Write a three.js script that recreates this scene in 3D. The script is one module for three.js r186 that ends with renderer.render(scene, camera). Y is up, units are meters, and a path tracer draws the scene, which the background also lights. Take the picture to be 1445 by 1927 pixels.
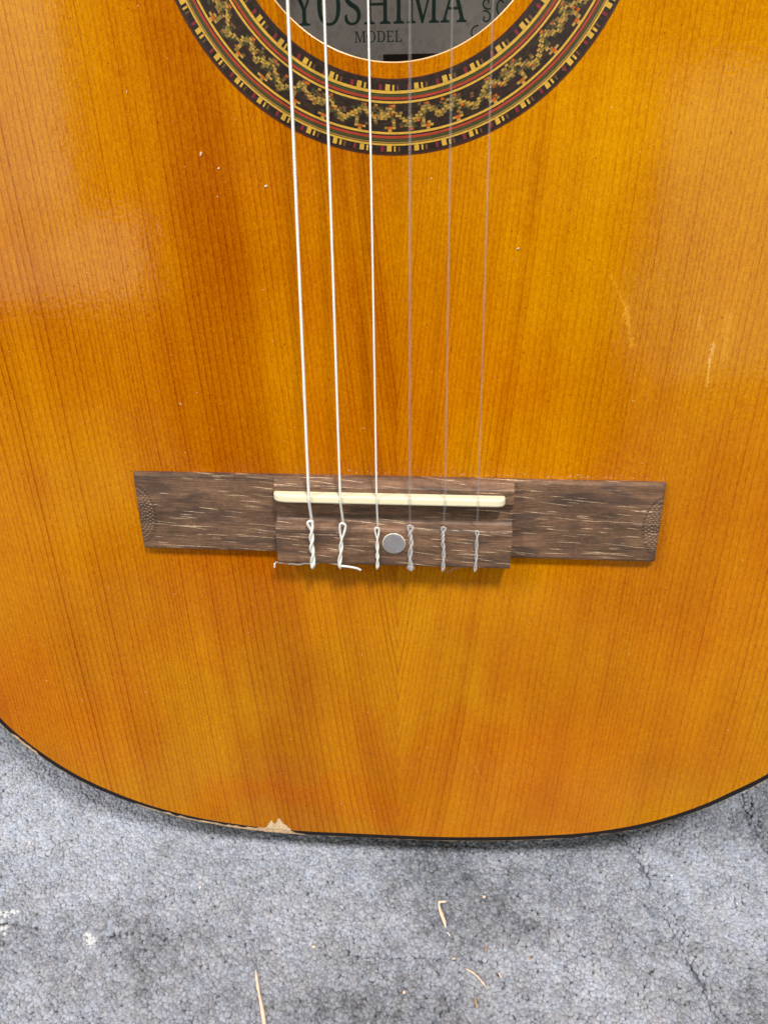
import * as THREE from 'three';
import { RoundedBoxGeometry } from 'three/addons/geometries/RoundedBoxGeometry.js';
import { mergeGeometries, mergeVertices } from 'three/addons/utils/BufferGeometryUtils.js';

// ---------------------------------------------------------------- camera, light, exposure
const MM = 0.001, LEAN = THREE.MathUtils.degToRad(12);
const scene = new THREE.Scene();
scene.background = new THREE.Color().setRGB(0.045, 0.045, 0.048);
const renderer = new THREE.WebGLRenderer({ antialias: true });
renderer.toneMapping = THREE.LinearToneMapping;
renderer.toneMappingExposure = 1.0;
renderer.shadowMap.enabled = true;

const camera = new THREE.PerspectiveCamera(65.36, 767 / 1024, 0.01, 30);
camera.position.set(0.01774, 0.34043, 0.2272);
camera.up.set(-0.02359, 0.80227, -0.59649);
camera.lookAt(0.01774 - 0.0756, 0.34043 - 0.59638, 0.2272 - 0.79913);
scene.add(camera);

const LED = [1.0, 0.965, 0.91];
function areaLight(name, label, w, h, pos, target, radiance, rgb, category) {
  const g = new THREE.Group(); g.name = name; g.position.set(...pos); scene.add(g);
  g.lookAt(...target);
  g.userData = { label, category };
  const frame = new THREE.Mesh(new THREE.BoxGeometry(w + 0.05, h + 0.05, 0.03), new THREE.MeshStandardMaterial({ color: 0xe8e8e6, roughness: 0.6 }));
  frame.name = 'frame'; frame.position.z = -0.02; g.add(frame);
  const m = new THREE.MeshStandardMaterial({ color: 0x222222, emissive: new THREE.Color().setRGB(...rgb), emissiveIntensity: 0.8 });
  const panel = new THREE.Mesh(new THREE.PlaneGeometry(w, h), m); panel.name = 'light_panel'; panel.position.z = -0.003; g.add(panel);
  const l = new THREE.RectAreaLight(new THREE.Color().setRGB(...rgb), radiance, w, h);
  l.name = name + '_lamp'; l.position.set(...pos); scene.add(l);
  l.lookAt(...target);                       // RectAreaLight.lookAt points its -z at the target
  return g;
}
// ceiling: one panel almost straight above the guitar, others farther off in the same ceiling
areaLight('ceiling_light', 'square ceiling light panel nearly straight above the guitar', 0.34, 0.34, [0.5, 2.35, 0.85], [0.5, 0, 0.851], 186, LED, 'ceiling light');
areaLight('ceiling_light_001', 'ceiling light panel to the front left of the guitar', 0.6, 0.6, [-1.5, 2.35, 0.8], [-1.5, 0, 0.801], 46, LED, 'ceiling light');
areaLight('ceiling_light_002', 'ceiling light panel to the front right of the guitar', 0.6, 0.6, [1.9, 2.35, 1.9], [1.9, 0, 1.901], 8, LED, 'ceiling light');
areaLight('ceiling_light_003', 'ceiling light panel far in front of the guitar behind the photographer', 0.6, 0.6, [0.3, 2.35, 2.9], [0.3, 0, 2.901], 30, LED, 'ceiling light');
// the bright windows that the varnish mirrors beside the photographer
areaLight('window', 'tall bright window left of the photographer mirrored in the varnish', 1.3, 1.1, [-1.33, 0.99, 1.2], [-1.33, 0.99, 0], 1.5, [0.93, 0.99, 0.8], 'window');
areaLight('window_001', 'low bright window under the tall one left of the photographer', 1.46, 0.13, [-1.25, 0.36, 1.2], [-1.25, 0.36, 0], 1.3, [0.93, 0.99, 0.8], 'window');
areaLight('window_002', 'bright window right of the photographer mirrored in the varnish', 1.2, 0.5, [0.99, 0.4, 1.2], [0.99, 0.4, 0], 0.46, [0.98, 0.98, 0.82], 'window');

// ---------------------------------------------------------------- helpers
let seed = 12345;
const rnd = () => { seed = (seed + 0x6d2b79f5) | 0; let t = Math.imul(seed ^ (seed >>> 15), 1 | seed); t = (t + Math.imul(t ^ (t >>> 7), 61 | t)) ^ t; return ((t ^ (t >>> 14)) >>> 0) / 4294967296; };
const rr = (a, b) => a + (b - a) * rnd();
const clamp = (x, a, b) => (x < a ? a : x > b ? b : x), lerp = (a, b, t) => a + (b - a) * t;
const sstep = (a, b, x) => { const t = clamp((x - a) / (b - a), 0, 1); return t * t * (3 - 2 * t); };
const hash = (x, y, s) => { let h = Math.imul(x, 374761393) ^ Math.imul(y, 668265263) ^ Math.imul(s, 1274126177); h = Math.imul(h ^ (h >>> 13), 1274126177); return ((h ^ (h >>> 16)) >>> 0) / 4294967296; };
function vnoise(x, y, s = 0) {            // 0..1
  const ix = Math.floor(x), iy = Math.floor(y); let fx = x - ix, fy = y - iy;
  fx = fx * fx * (3 - 2 * fx); fy = fy * fy * (3 - 2 * fy);
  const a = hash(ix, iy, s), b = hash(ix + 1, iy, s), c = hash(ix, iy + 1, s), d = hash(ix + 1, iy + 1, s);
  return a + (b - a) * fx + (c - a + (a - b - c + d) * fx) * fy;
}
const fbm = (x, y, s, n = 3) => { let v = 0, a = 0.5, t = 0; for (let i = 0; i < n; i++) { v += a * vnoise(x, y, s + i); t += a; a *= 0.5; x *= 2.03; y *= 2.03; } return v / t; };
const V = (x, y, z) => new THREE.Vector3(x, y, z);
function dataTex(w, h, ch, srgb, fn, wrap = THREE.MirroredRepeatWrapping) {
  const d = new Uint8Array(w * h * 4), o = [0, 0, 0];
  for (let y = 0; y < h; y++) for (let x = 0; x < w; x++) {
    fn(x, y, o); const i = (y * w + x) * 4;
    d[i] = clamp(o[0], 0, 255); d[i + 1] = clamp(ch > 1 ? o[1] : o[0], 0, 255); d[i + 2] = clamp(ch > 1 ? o[2] : o[0], 0, 255); d[i + 3] = 255;
  }
  const t = new THREE.DataTexture(d, w, h); t.magFilter = THREE.LinearFilter; t.minFilter = THREE.LinearMipmapLinearFilter; t.generateMipmaps = true;
  t.wrapS = t.wrapT = wrap; if (srgb) t.colorSpace = THREE.SRGBColorSpace; t.needsUpdate = true; return t;
}
const std = (o) => new THREE.MeshStandardMaterial(o), phy = (o) => new THREE.MeshPhysicalMaterial(o);
const lin = (r, g, b) => new THREE.Color().setRGB(r, g, b);
function part(name, geo, mat, parent, label) {
  const m = new THREE.Mesh(geo, mat); m.name = name; m.castShadow = m.receiveShadow = true; parent.add(m);
  if (label) m.userData.label = label;
  return m;
}
function top(o, name, label, category, group) { o.name = name; o.userData.label = label; o.userData.category = category; if (group) o.userData.group = group; scene.add(o); return o; }
// grid of rows x cols points -> geometry
function gridGeo(rows, closedRows = false, closedCols = false, uvs) {
  const n = rows.length, m = rows[0].length, pos = new Float32Array(n * m * 3), uv = new Float32Array(n * m * 2), idx = [];
  for (let i = 0; i < n; i++) for (let j = 0; j < m; j++) {
    const p = rows[i][j], k = i * m + j; pos[k * 3] = p[0]; pos[k * 3 + 1] = p[1]; pos[k * 3 + 2] = p[2];
    const q = uvs ? uvs(i, j, p) : [p[0], p[1]]; uv[k * 2] = q[0]; uv[k * 2 + 1] = q[1];
  }
  for (let i = 0; i < (closedRows ? n : n - 1); i++) for (let j = 0; j < (closedCols ? m : m - 1); j++) {
    const a = i * m + j, b = ((i + 1) % n) * m + j, c = ((i + 1) % n) * m + (j + 1) % m, d = i * m + (j + 1) % m;
    idx.push(a, b, c, a, c, d);
  }
  const g = new THREE.BufferGeometry();
  g.setAttribute('position', new THREE.BufferAttribute(pos, 3)); g.setAttribute('uv', new THREE.BufferAttribute(uv, 2)); g.setIndex(idx); g.computeVertexNormals();
  return g;
}
// tube through points (metres), radius may vary
function tube(pts, rad, seg = 8, caps = true) {
  const n = pts.length, rows = []; let nrm = null; const t = V(), q = new THREE.Quaternion(), prev = V();
  for (let i = 0; i < n; i++) {
    t.copy(pts[Math.min(i + 1, n - 1)]).sub(pts[Math.max(i - 1, 0)]).normalize();
    if (!nrm) { nrm = Math.abs(t.x) < 0.8 ? V(1, 0, 0) : V(0, 0, 1); nrm.addScaledVector(t, -nrm.dot(t)).normalize(); }
    else { q.setFromUnitVectors(prev, t); nrm.applyQuaternion(q); nrm.addScaledVector(t, -nrm.dot(t)).normalize(); }
    prev.copy(t);
    const b = V().crossVectors(t, nrm), r = typeof rad === 'function' ? rad(i / (n - 1), i) : rad, row = [];
    for (let j = 0; j < seg; j++) { const a = (j / seg) * Math.PI * 2, c = Math.cos(a) * r, s = Math.sin(a) * r; row.push([pts[i].x + nrm.x * c + b.x * s, pts[i].y + nrm.y * c + b.y * s, pts[i].z + nrm.z * c + b.z * s]); }
    if (caps && i === 0) rows.push(row.map((p) => [lerp(p[0], pts[0].x, 0.98), lerp(p[1], pts[0].y, 0.98), lerp(p[2], pts[0].z, 0.98)]));
    rows.push(row);
    if (caps && i === n - 1) rows.push(row.map((p) => [lerp(p[0], pts[i].x, 0.98), lerp(p[1], pts[i].y, 0.98), lerp(p[2], pts[i].z, 0.98)]));
  }
  return gridGeo(rows, false, true, (i, j) => [j / seg, i / n]);
}
const spline = (pts, n) => new THREE.CatmullRomCurve3(pts.map((p) => V(p[0] * MM, p[1] * MM, p[2] * MM)), false, 'centripetal').getPoints(n);

// ---------------------------------------------------------------- the guitar (built in mm-like coordinates: origin at the saddle, y along the strings, z out of the top)
const guitar = new THREE.Group();
top(guitar, 'guitar', 'amber varnished classical guitar standing upright and leaning back on the grey carpet', 'guitar');
guitar.rotation.x = -LEAN;
const BASE = V(0, 0.181, 0);                       // saddle origin in the world
guitar.position.copy(BASE).add(V(0, -0.165, -0.095).applyEuler(guitar.rotation));
const OFF = V(0, 0.165, 0.095);
const gpart = (name, geo, mat, label) => { const m = part(name, geo, mat, guitar, label); m.position.copy(OFF); return m; };

const HX = 1.0, HY = 173.0, HR = 42.9;             // sound hole
const lowerPts = [[-166.6, -108.2], [-157.8, -119.9], [-143.3, -133.7], [-132.4, -141.4], [-111.6, -151.6], [-89.4, -158.4], [-60.9, -162.3], [-46.1, -163.1], [-10.4, -163.2], [25.3, -162.3], [54.4, -159.8], [82.5, -155.2], [104.4, -148.2], [124.9, -137.5], [134.5, -130.5], [148.1, -119.0]];
const outlinePts = [...lowerPts, [159, -105], [168, -86], [175.5, -58], [178, -26], [175, 10], [166, 46], [151, 80], [137, 108], [128, 132], [124.5, 155], [125, 180], [130, 208], [137, 238], [141, 268], [137, 294], [118, 314], [80, 324], [30, 326], [-30, 326], [-80, 324], [-118, 314], [-137, 294], [-141, 268], [-137, 238], [-130, 208], [-125, 180], [-125, 155], [-130, 132], [-140, 108], [-155, 80], [-170, 46], [-179.5, 10], [-183.5, -26], [-182.5, -58], [-176.5, -86]];
const NO = 900;
const outline = new THREE.CatmullRomCurve3(outlinePts.map((p) => V(p[0], p[1], 0)), true, 'centripetal').getSpacedPoints(NO).slice(0, NO);
const outNormal = outline.map((p, i) => { const t = V().subVectors(outline[(i + 1) % NO], outline[(i + NO - 1) % NO]).normalize(); return V(t.y, -t.x, 0); });
// gentle waves of an old thin top (mm)
function wave(u, v) {
  const r = Math.hypot(u - HX, v - HY), keep = sstep(70, 100, r) * (1 - (1 - sstep(95, 120, Math.abs(u))) * (1 - sstep(34, 60, Math.abs(v + 10))));
  if (keep <= 0) return 0;
  return keep * ((fbm(u / 46 + 7, v / 62 + 3, 91, 2) - 0.5) * 0.75 + (vnoise(u / 19 + 2, v / 34, 95) - 0.5) * 0.14);
}

// --- soundboard wood
const SB = 352, TW = 2048;                         // mm covered by the texture, pixels
const prof = (() => {                              // growth rings across one half of the top, mirrored at the seam
  const n = 4096, mm = 190, a = new Float32Array(n), wide = new Float32Array(n); let x = 0; const s0 = seed; seed = 777;
  while (x < mm) {
    const dense = 0.5 + 0.5 * Math.sin(x * 0.09 + 1.1) , w = lerp(1.15, 2.5, clamp(dense * 0.7 + rr(0, 0.45), 0, 1)) * (x < 26 ? 0.72 : 1), k = rr(0.45, 1), late = rr(0.22, 0.36);
    for (let i = Math.floor((x / mm) * n); i < Math.min(n, ((x + w) / mm) * n); i++) { const t = ((i / n) * mm - x) / w; a[i] = k * (t < 1 - late ? 0.16 * t : 0.16 + 0.84 * Math.pow((t - 1 + late) / late, 1.5)); }
    x += w;
  }
  for (let i = 0; i < n; i++) { const g = (i / n) * mm; wide[i] = fbm(g / 9, 0.5, 31, 3) - 0.5; }
  seed = s0; return { a, wide, n, mm };
})();
const ringAt = (tab, g) => { const f = clamp((Math.abs(g) / prof.mm) * prof.n, 0, prof.n - 2), i = Math.floor(f); return lerp(tab[i], tab[i + 1], f - i); };
const scuffs = [ // u0,v0,u1,v1,width,strength,rgb  : worn marks in the varnish
  [66.6, 71.8, 72, 62, 0.5, 0.45, [226, 172, 60]], [72, 62, 75.4, 50.8, 1.1, 0.5, [230, 178, 70]],
  [100, 51, 99.6, 46, 0.8, 0.65, [230, 196, 176]], [99.6, 46, 100.1, 38, 0.45, 0.6, [226, 190, 150]], [95, 60, 94.6, 56, 0.8, 0.4, [222, 180, 150]], [103, 61, 104, 47, 1.6, 0.22, [226, 185, 140]],
  [27, -108.5, 33, -124, 0.22, 0.55, [214, 160, 80]], [33, -124, 42.4, -141.4, 0.2, 0.5, [214, 160, 80]], [0.1, -56.6, 0.7, -58.8, 1.0, 0.5, [185, 120, 80]],
  [-12, 62, -13, 50, 0.2, 0.4, [224, 165, 60]], [60, -60, 66, -75, 0.16, 0.35, [214, 150, 60]], [-80, -40, -70, -45, 0.14, 0.4, [220, 160, 70]], [118, -30, 121, -52, 0.3, 0.3, [224, 160, 60]],
];
const chipEdge = (u) => { // height of the bare patch above the lower edge of the top, in mm
  const t = [[-58, 0], [-56.4, 1.2], [-55, 4.0], [-54.2, 5.2], [-53.2, 3.2], [-52.4, 3.4], [-51.3, 6.3], [-50.7, 6.6], [-49.2, 4.0], [-47.4, 2.2], [-45.6, 0]];
  for (let i = 0; i < t.length - 1; i++) if (u >= t[i][0] && u <= t[i + 1][0]) return lerp(t[i][1], t[i + 1][1], (u - t[i][0]) / (t[i + 1][0] - t[i][0]));
  return 0;
};
const amber = [[95, 105, 80, 70, 1], [-100, 120, 60, 60, 0.7], [12, -72, 26, 34, 0.8], [60, 40, 50, 40, 0.5], [-50, -75, 18, 40, 0.5], [-120, -30, 40, 50, 0.3], [-135, -95, 50, 34, -1], [60, -120, 60, 40, -1], [130, -60, 40, 60, -0.7], [-75, -50, 30, 26, -0.6], [0, 30, 40, 50, -0.4], [-20, -150, 90, 16, -0.9]];
const grainU = (u, v) => { // coordinate across the rings: the two halves lean together towards the tail
  const s = Math.abs(u - 1.2), k = 0.105 * Math.exp(-s / 70) + 0.02;
  return s - k * (v - 60) + 0.9 * (vnoise(u / 25, v / 70, 11) - 0.5) + 0.35 * (vnoise(u / 6, v / 26, 12) - 0.5) + 22;
};
const topColor = dataTex(TW, TW, 3, true, (x, y, o) => {
  const u = ((x + 0.5) / TW - 0.5) * SB, v = ((y + 0.5) / TW) * SB - 172, right = u > 1.2 ? 1 : 0;
  const g = grainU(u, v), ring = ringAt(prof.a, g), wide = ringAt(prof.wide, g + right * 3);
  const contrast = (right ? 0.8 : 1) * lerp(0.75, 1.25, vnoise(u / 30, v / 60, 41));
  let d = ring * 1.12 * contrast - 0.15 - wide * 0.3;
  const band = (c, w, k) => (0.32 + 0.2 * vnoise(v / 38, right + 0.5, 43)) * k * Math.exp(-(((right ? 1 : -1) * g - c) ** 2) / (w * w));
  d += band(-82, 10, 0.95) + band(-69, 5, 0.5) + band(-98, 4, 0.18) + band(60, 2.6, 0.45) + band(25, 3, 0.22) + band(-27, 3.2, 0.9) + band(-34, 2.2, 0.8) + band(-47, 11, 0.3) + band(36, 1.5, 0.2);
  // fibres, rays and pores
  const fib = vnoise(u * 3.2, v * 0.35, 51) - 0.5, fine = hash(x, y >> 1, 61) - 0.5, mot = vnoise(u * 1.6, v * 1.1, 52) - 0.5, ray = vnoise(u * 0.7, v * 4.5, 53) - 0.5;
  d += fib * 0.16 + fine * 0.42 + mot * 0.22 + ray * 0.06;
  const hue = fbm(u / 70 + 3, v / 90 + 1, 71, 3) - 0.5, stain = fbm(u / 26, v / 40, 73, 3) - 0.5;
  d += stain * 0.36;
  d = clamp(d, -0.5, 1.25);
  let r = 179 - d * 48, gg = 108 - d * 54, b = 2 - d * 2;
  r += hue * 16; gg += hue * 34;
  const zx = u + (fbm(u / 24, v / 36, 75, 3) - 0.5) * 60, zy = v + (fbm(u / 26, v / 38, 78, 3) - 0.5) * 70;
  let gold = 0, red = 0; // golden and redder zones with blotchy edges
  for (const [a, c, w, hh, k] of amber) { const q = k * (1 - sstep(0.45, 1.15, Math.hypot((zx - a) / w, (zy - c) / hh))); if (q > 0) gold = Math.max(gold, q); else red = Math.min(red, q); }
  r += gold * 6 - red * 3; gg += gold * 11 + red * 5;
  // the flaked edge
  const h = v + 163.4 - 0.00055 * (u + 20) * (u + 20) - 0.0;
  const ce = chipEdge(u + (vnoise(u, v * 2, 81) - 0.5) * 0.5);
  if (ce > 0 && h < ce) { const n = fbm(u * 3.2, v * 0.7, 83, 3), e = sstep(0, 0.5, ce - h); r = lerp(150, 176 + n * 66, e); gg = lerp(104, 146 + n * 72, e); b = lerp(52, 104 + n * 84, e); }
  // worn marks
  for (const [u0, v0, u1, v1, w, k, c] of scuffs) {
    const du = u1 - u0, dv = v1 - v0, t = ((u - u0) * du + (v - v0) * dv) / (du * du + dv * dv); if (t < -0.3 || t > 1.3) continue;
    const tc = clamp(t, 0, 1), dist = Math.hypot(u - u0 - du * tc, v - v0 - dv * tc) + (vnoise(u * 2.2, v * 2.2, 85) - 0.5) * w * 1.3;
    if (dist < w) { const m = k * (1 - sstep(w * 0.35, w, dist)) * lerp(0.35, 1, vnoise(u * 4, v * 2.5, 86)); r = lerp(r, c[0], m); gg = lerp(gg, c[1], m); b = lerp(b, c[2], m); }
  }
  // specks of dirt in the varnish
  const cx = Math.floor(u / 4.2), cy = Math.floor(v / 4.2);
  if (hash(cx, cy, 99) > 0.78) {
    const px = (cx + hash(cx, cy, 100)) * 4.2, py = (cy + hash(cx, cy, 101)) * 4.2, s = 0.09 + 0.2 * hash(cx, cy, 102) ** 3, e = Math.hypot(u - px, (v - py) * 0.8);
    if (e < s) { const m = 0.75 * (1 - sstep(s * 0.5, s, e)); r = lerp(r, 84, m); gg = lerp(gg, 38, m); b = lerp(b, 8, m); }
  }
  o[0] = r; o[1] = gg; o[2] = b;
});
const topBump = dataTex(TW, TW, 1, false, (x, y, o) => {
  const u = ((x + 0.5) / TW - 0.5) * SB, v = ((y + 0.5) / TW) * SB - 172;
  const ring = ringAt(prof.a, grainU(u, v));
  let h = 150 - ring * 9 + (vnoise(u * 1.3, v * 1.1, 201) - 0.5) * 26 + (vnoise(u * 2.9, v * 2.3, 202) - 0.5) * 16 + (vnoise(u * 0.35, v * 0.22, 203) - 0.5) * 34;
  const ch = chipEdge(u + (vnoise(u, v * 2, 81) - 0.5) * 0.5), lowH = v + 163.4 - 0.00055 * (u + 20) * (u + 20);
  if (ch > 0 && lowH < ch) h -= 70 + 60 * (vnoise(u * 2.6, v * 0.7, 205) - 0.5);
  const cx = Math.floor(u / 7), cy = Math.floor(v / 7);
  if (hash(cx, cy, 210) > 0.6) { const px = (cx + 0.2 + 0.6 * hash(cx, cy, 211)) * 7, py = (cy + 0.2 + 0.6 * hash(cx, cy, 212)) * 7, a = hash(cx, cy, 213) * 6.3, du = u - px, dv = v - py; const e = Math.hypot((du * Math.cos(a) + dv * Math.sin(a)) / 0.6, (-du * Math.sin(a) + dv * Math.cos(a)) / 0.25); if (e < 1) h -= 60 * (1 - e * e); }
  o[0] = h;
});
const topRough = dataTex(512, 512, 1, false, (x, y, o) => { const u = x / 512, v = y / 512; o[0] = 9 + 16 * fbm(u * 14, v * 14, 301, 4) + 5 * vnoise(u * 200, v * 200, 303); });
const mTop = phy({ map: topColor, bumpMap: topBump, bumpScale: 0.00011, roughnessMap: topRough, roughness: 1, specularIntensity: 0.52 });
const topUV = (p) => [p[0] / MM / SB + 0.5, (p[1] / MM + 172) / SB];
{ // soundboard: rings from the hole to the outline
  const M = 150, rows = [];
  for (let k = 0; k <= M; k++) {
    const row = [], s = Math.pow(k / M, 1.0);
    for (let i = 0; i < NO; i++) {
      const p = outline[i], a = Math.atan2(p.y - HY, p.x - HX), x = lerp(HX + Math.cos(a) * (HR + 0.35), p.x, s), y = lerp(HY + Math.sin(a) * (HR + 0.35), p.y, s);
      row.push([x * MM, y * MM, wave(x, y) * MM]);
    }
    rows.push(row);
  }
  gpart('soundboard', gridGeo(rows, false, true, (i, j, p) => topUV(p)), mTop);
  // the cut edge of the hole, slightly rounded and pale
  const er = [[HR + 0.35, 0], [HR + 0.12, -0.06], [HR, -0.3], [HR, -2.6], [HR + 3, -2.8]].map(([r, z]) => Array.from({ length: 240 }, (_, i) => { const a = (i / 240) * Math.PI * 2; return [(HX + Math.cos(a) * r) * MM, (HY + Math.sin(a) * r) * MM, z * MM]; }));
  gpart('soundhole_edge', gridGeo(er, false, true), phy({ color: lin(0.72, 0.46, 0.24), roughness: 0.22 }));
}
{ // binding, bare wood at its worn places, sides, back
  const nz = (i, s, f) => vnoise(i * f, 3.3, s) - 0.5;
  const wb = outline.map((p, i) => {
    let w = 2.45 + nz(i, 401, 0.9) * 0.28 + nz(i, 402, 0.08) * 0.3;
    if (p.y < 0) {
      const bite = vnoise(i * 0.45, 0.7, 403);
      if (p.x < -57 && p.x > -95) w = Math.min(w, 0.9 + 1.1 * vnoise(i * 0.7, 1.2, 404));
      if (p.x < -45.8 && p.x > -66) w = p.x < -59 ? 0.35 + 0.6 * vnoise(i * 0.9, 2.2, 405) : 0.02;
      if (bite > 0.62 && p.x < 0) w -= (bite - 0.62) * 4;
      if (bite > 0.78 && p.x > 0) w -= (bite - 0.78) * 3;
      if (p.x < -152 && p.x > -161) w = Math.min(w, 1.2 + 0.5 * vnoise(i, 5, 406));
    }
    return Math.max(0.02, w);
  });
  const at = (i, off, z) => { const p = outline[i], n = outNormal[i]; return [(p.x + n.x * off) * MM, (p.y + n.y * off) * MM, (wave(p.x, p.y) + z) * MM]; };
  const ring = (f) => outline.map((_, i) => f(i));
  gpart('binding', gridGeo([ring((i) => at(i, 0, 0)), ring((i) => at(i, wb[i] * 0.5, 0.0)), ring((i) => at(i, wb[i] * 0.88, -0.05)), ring((i) => at(i, wb[i], -0.35)), ring((i) => at(i, wb[i] * 0.98, -2.2))], false, true), phy({ color: lin(0.012, 0.009, 0.008), roughness: 0.5, specularIntensity: 0.5 }));
  const bare = dataTex(512, 64, 3, true, (x, y, o) => { const n = fbm(x * 0.12, y * 0.2, 411, 4); o[0] = 150 + n * 90; o[1] = 118 + n * 92; o[2] = 84 + n * 90; }, THREE.RepeatWrapping);
  gpart('worn_edge', gridGeo([ring((i) => at(i, Math.max(0, wb[i] - 0.3), -0.2)), ring((i) => at(i, 2.5 + 0.5 * nz(i, 421, 0.4), -0.26)), ring((i) => at(i, 2.68 + 0.5 * nz(i, 421, 0.4), -0.6)), ring((i) => at(i, 2.4, -2.4))], false, true, (i, j) => [j / 20, i / 4]), std({ map: bare, roughness: 0.75 }), 'pale bare wood where the dark binding has chipped away');
  const wood = dataTex(256, 512, 3, true, (x, y, o) => { const n = fbm(x * 0.18, y * 0.012, 431, 4), k = 0.8 + 0.5 * n; o[0] = 92 * k; o[1] = 46 * k; o[2] = 24 * k; }, THREE.RepeatWrapping);
  gpart('side', gridGeo([ring((i) => at(i, 1.95, -2.3)), ring((i) => at(i, 1.95, -40)), ring((i) => at(i, 1.95, -92.6))], false, true, (i, j) => [i / 2, j / 40]), phy({ map: wood, roughness: 0.25 }));
  const shape = new THREE.Shape(outline.map((p, i) => new THREE.Vector2((p.x + outNormal[i].x * 2) * MM, (p.y + outNormal[i].y * 2) * MM)));
  const bg = new THREE.ExtrudeGeometry(shape, { depth: 0.0024, bevelEnabled: false }); bg.translate(0, 0, -0.095);
  gpart('back', bg, phy({ map: wood, roughness: 0.3 }));
  gpart('inner_lining', gridGeo([ring((i) => at(i, -1, -3.2)), ring((i) => at(i, -1, -50)), ring((i) => at(i, -1, -92.4)), ring((i) => { const p = outline[i]; return [HX * MM, HY * MM, -0.0924]; })], false, true, (i, j) => [i / 4, j / 90]), std({ color: lin(0.5, 0.34, 0.2), roughness: 0.8 }));
}

// --- maker's label seen through the hole
{
  const c = document.createElement('canvas'); c.width = 1280; c.height = 1024; const x = c.getContext('2d'), S = 1280 / 112; // px per mm; label spans u -67..45, v 100..190
  const X = (u) => (u + 67) * S, Y = (v) => (189.6 - v) * S;
  x.fillStyle = '#e2dcd6'; x.fillRect(0, 0, 1280, 1024);
  seed = 99; for (let i = 0; i < 3000; i++) { x.fillStyle = rnd() > 0.5 ? 'rgba(110,95,85,0.09)' : 'rgba(255,250,240,0.1)'; x.beginPath(); x.arc(rnd() * 1280, rnd() * 1024, rr(2, 16), 0, 7); x.fill(); }
  x.fillStyle = '#35574a';
  const fit = (txt, u0, u1, v, cap, font) => { x.save(); x.font = font + ' 100px serif'; const w = x.measureText(txt).width; x.translate(X(u0), Y(v)); x.scale(((u1 - u0) * S) / w, (cap * S) / 71); x.fillText(txt, 0, 0); x.restore(); };
  fit('YOSHIMA', -43.6, 21.6, 150.2, 12.2, '');
  x.lineWidth = 3; x.strokeStyle = '#35574a';
  fit('MODEL', -20.6, -2.3, 144.3, 3.6, '');
  // scrolled ornament to the right of the name
  x.lineWidth = 6; x.lineCap = 'round';
  const curl = (pts) => { x.beginPath(); pts.forEach(([u, v], i) => (i ? x.lineTo(X(u), Y(v)) : x.moveTo(X(u), Y(v)))); x.stroke(); };
  const sp = (cu, cv, r0, r1, a0, a1) => curl(Array.from({ length: 40 }, (_, i) => { const t = i / 39, a = lerp(a0, a1, t), r = lerp(r0, r1, t); return [cu + r * Math.cos(a), cv + r * Math.sin(a)]; }));
  sp(29, 156.2, 0.4, 2.2, 0, 5.2); sp(28.5, 151.4, 2.3, 0.5, 1.9, -3.6); sp(25.4, 146.4, 2.6, 0.5, 1.4, 6.5); sp(37, 160, 4.5, 1, 4.2, -1.5); sp(35.5, 154, 3.5, 0.8, 2.0, 7.2); sp(-57, 156, 4, 0.6, -1, 5); sp(-56, 148, 3, 0.6, 1, 7);
  x.fillStyle = '#2b1a14'; x.fillRect(X(-9.6), Y(140.2), 24 * S, 7 * S);
  const t = new THREE.CanvasTexture(c); t.colorSpace = THREE.SRGBColorSpace;
  const g = new THREE.BoxGeometry(0.112, 0.0896, 0.0002); g.translate(-0.011, 0.1448, -0.0921);
  gpart('maker_label', g, std({ map: t, roughness: 0.7 }), 'pale paper label with green lettering seen through the sound hole');
}

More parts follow.
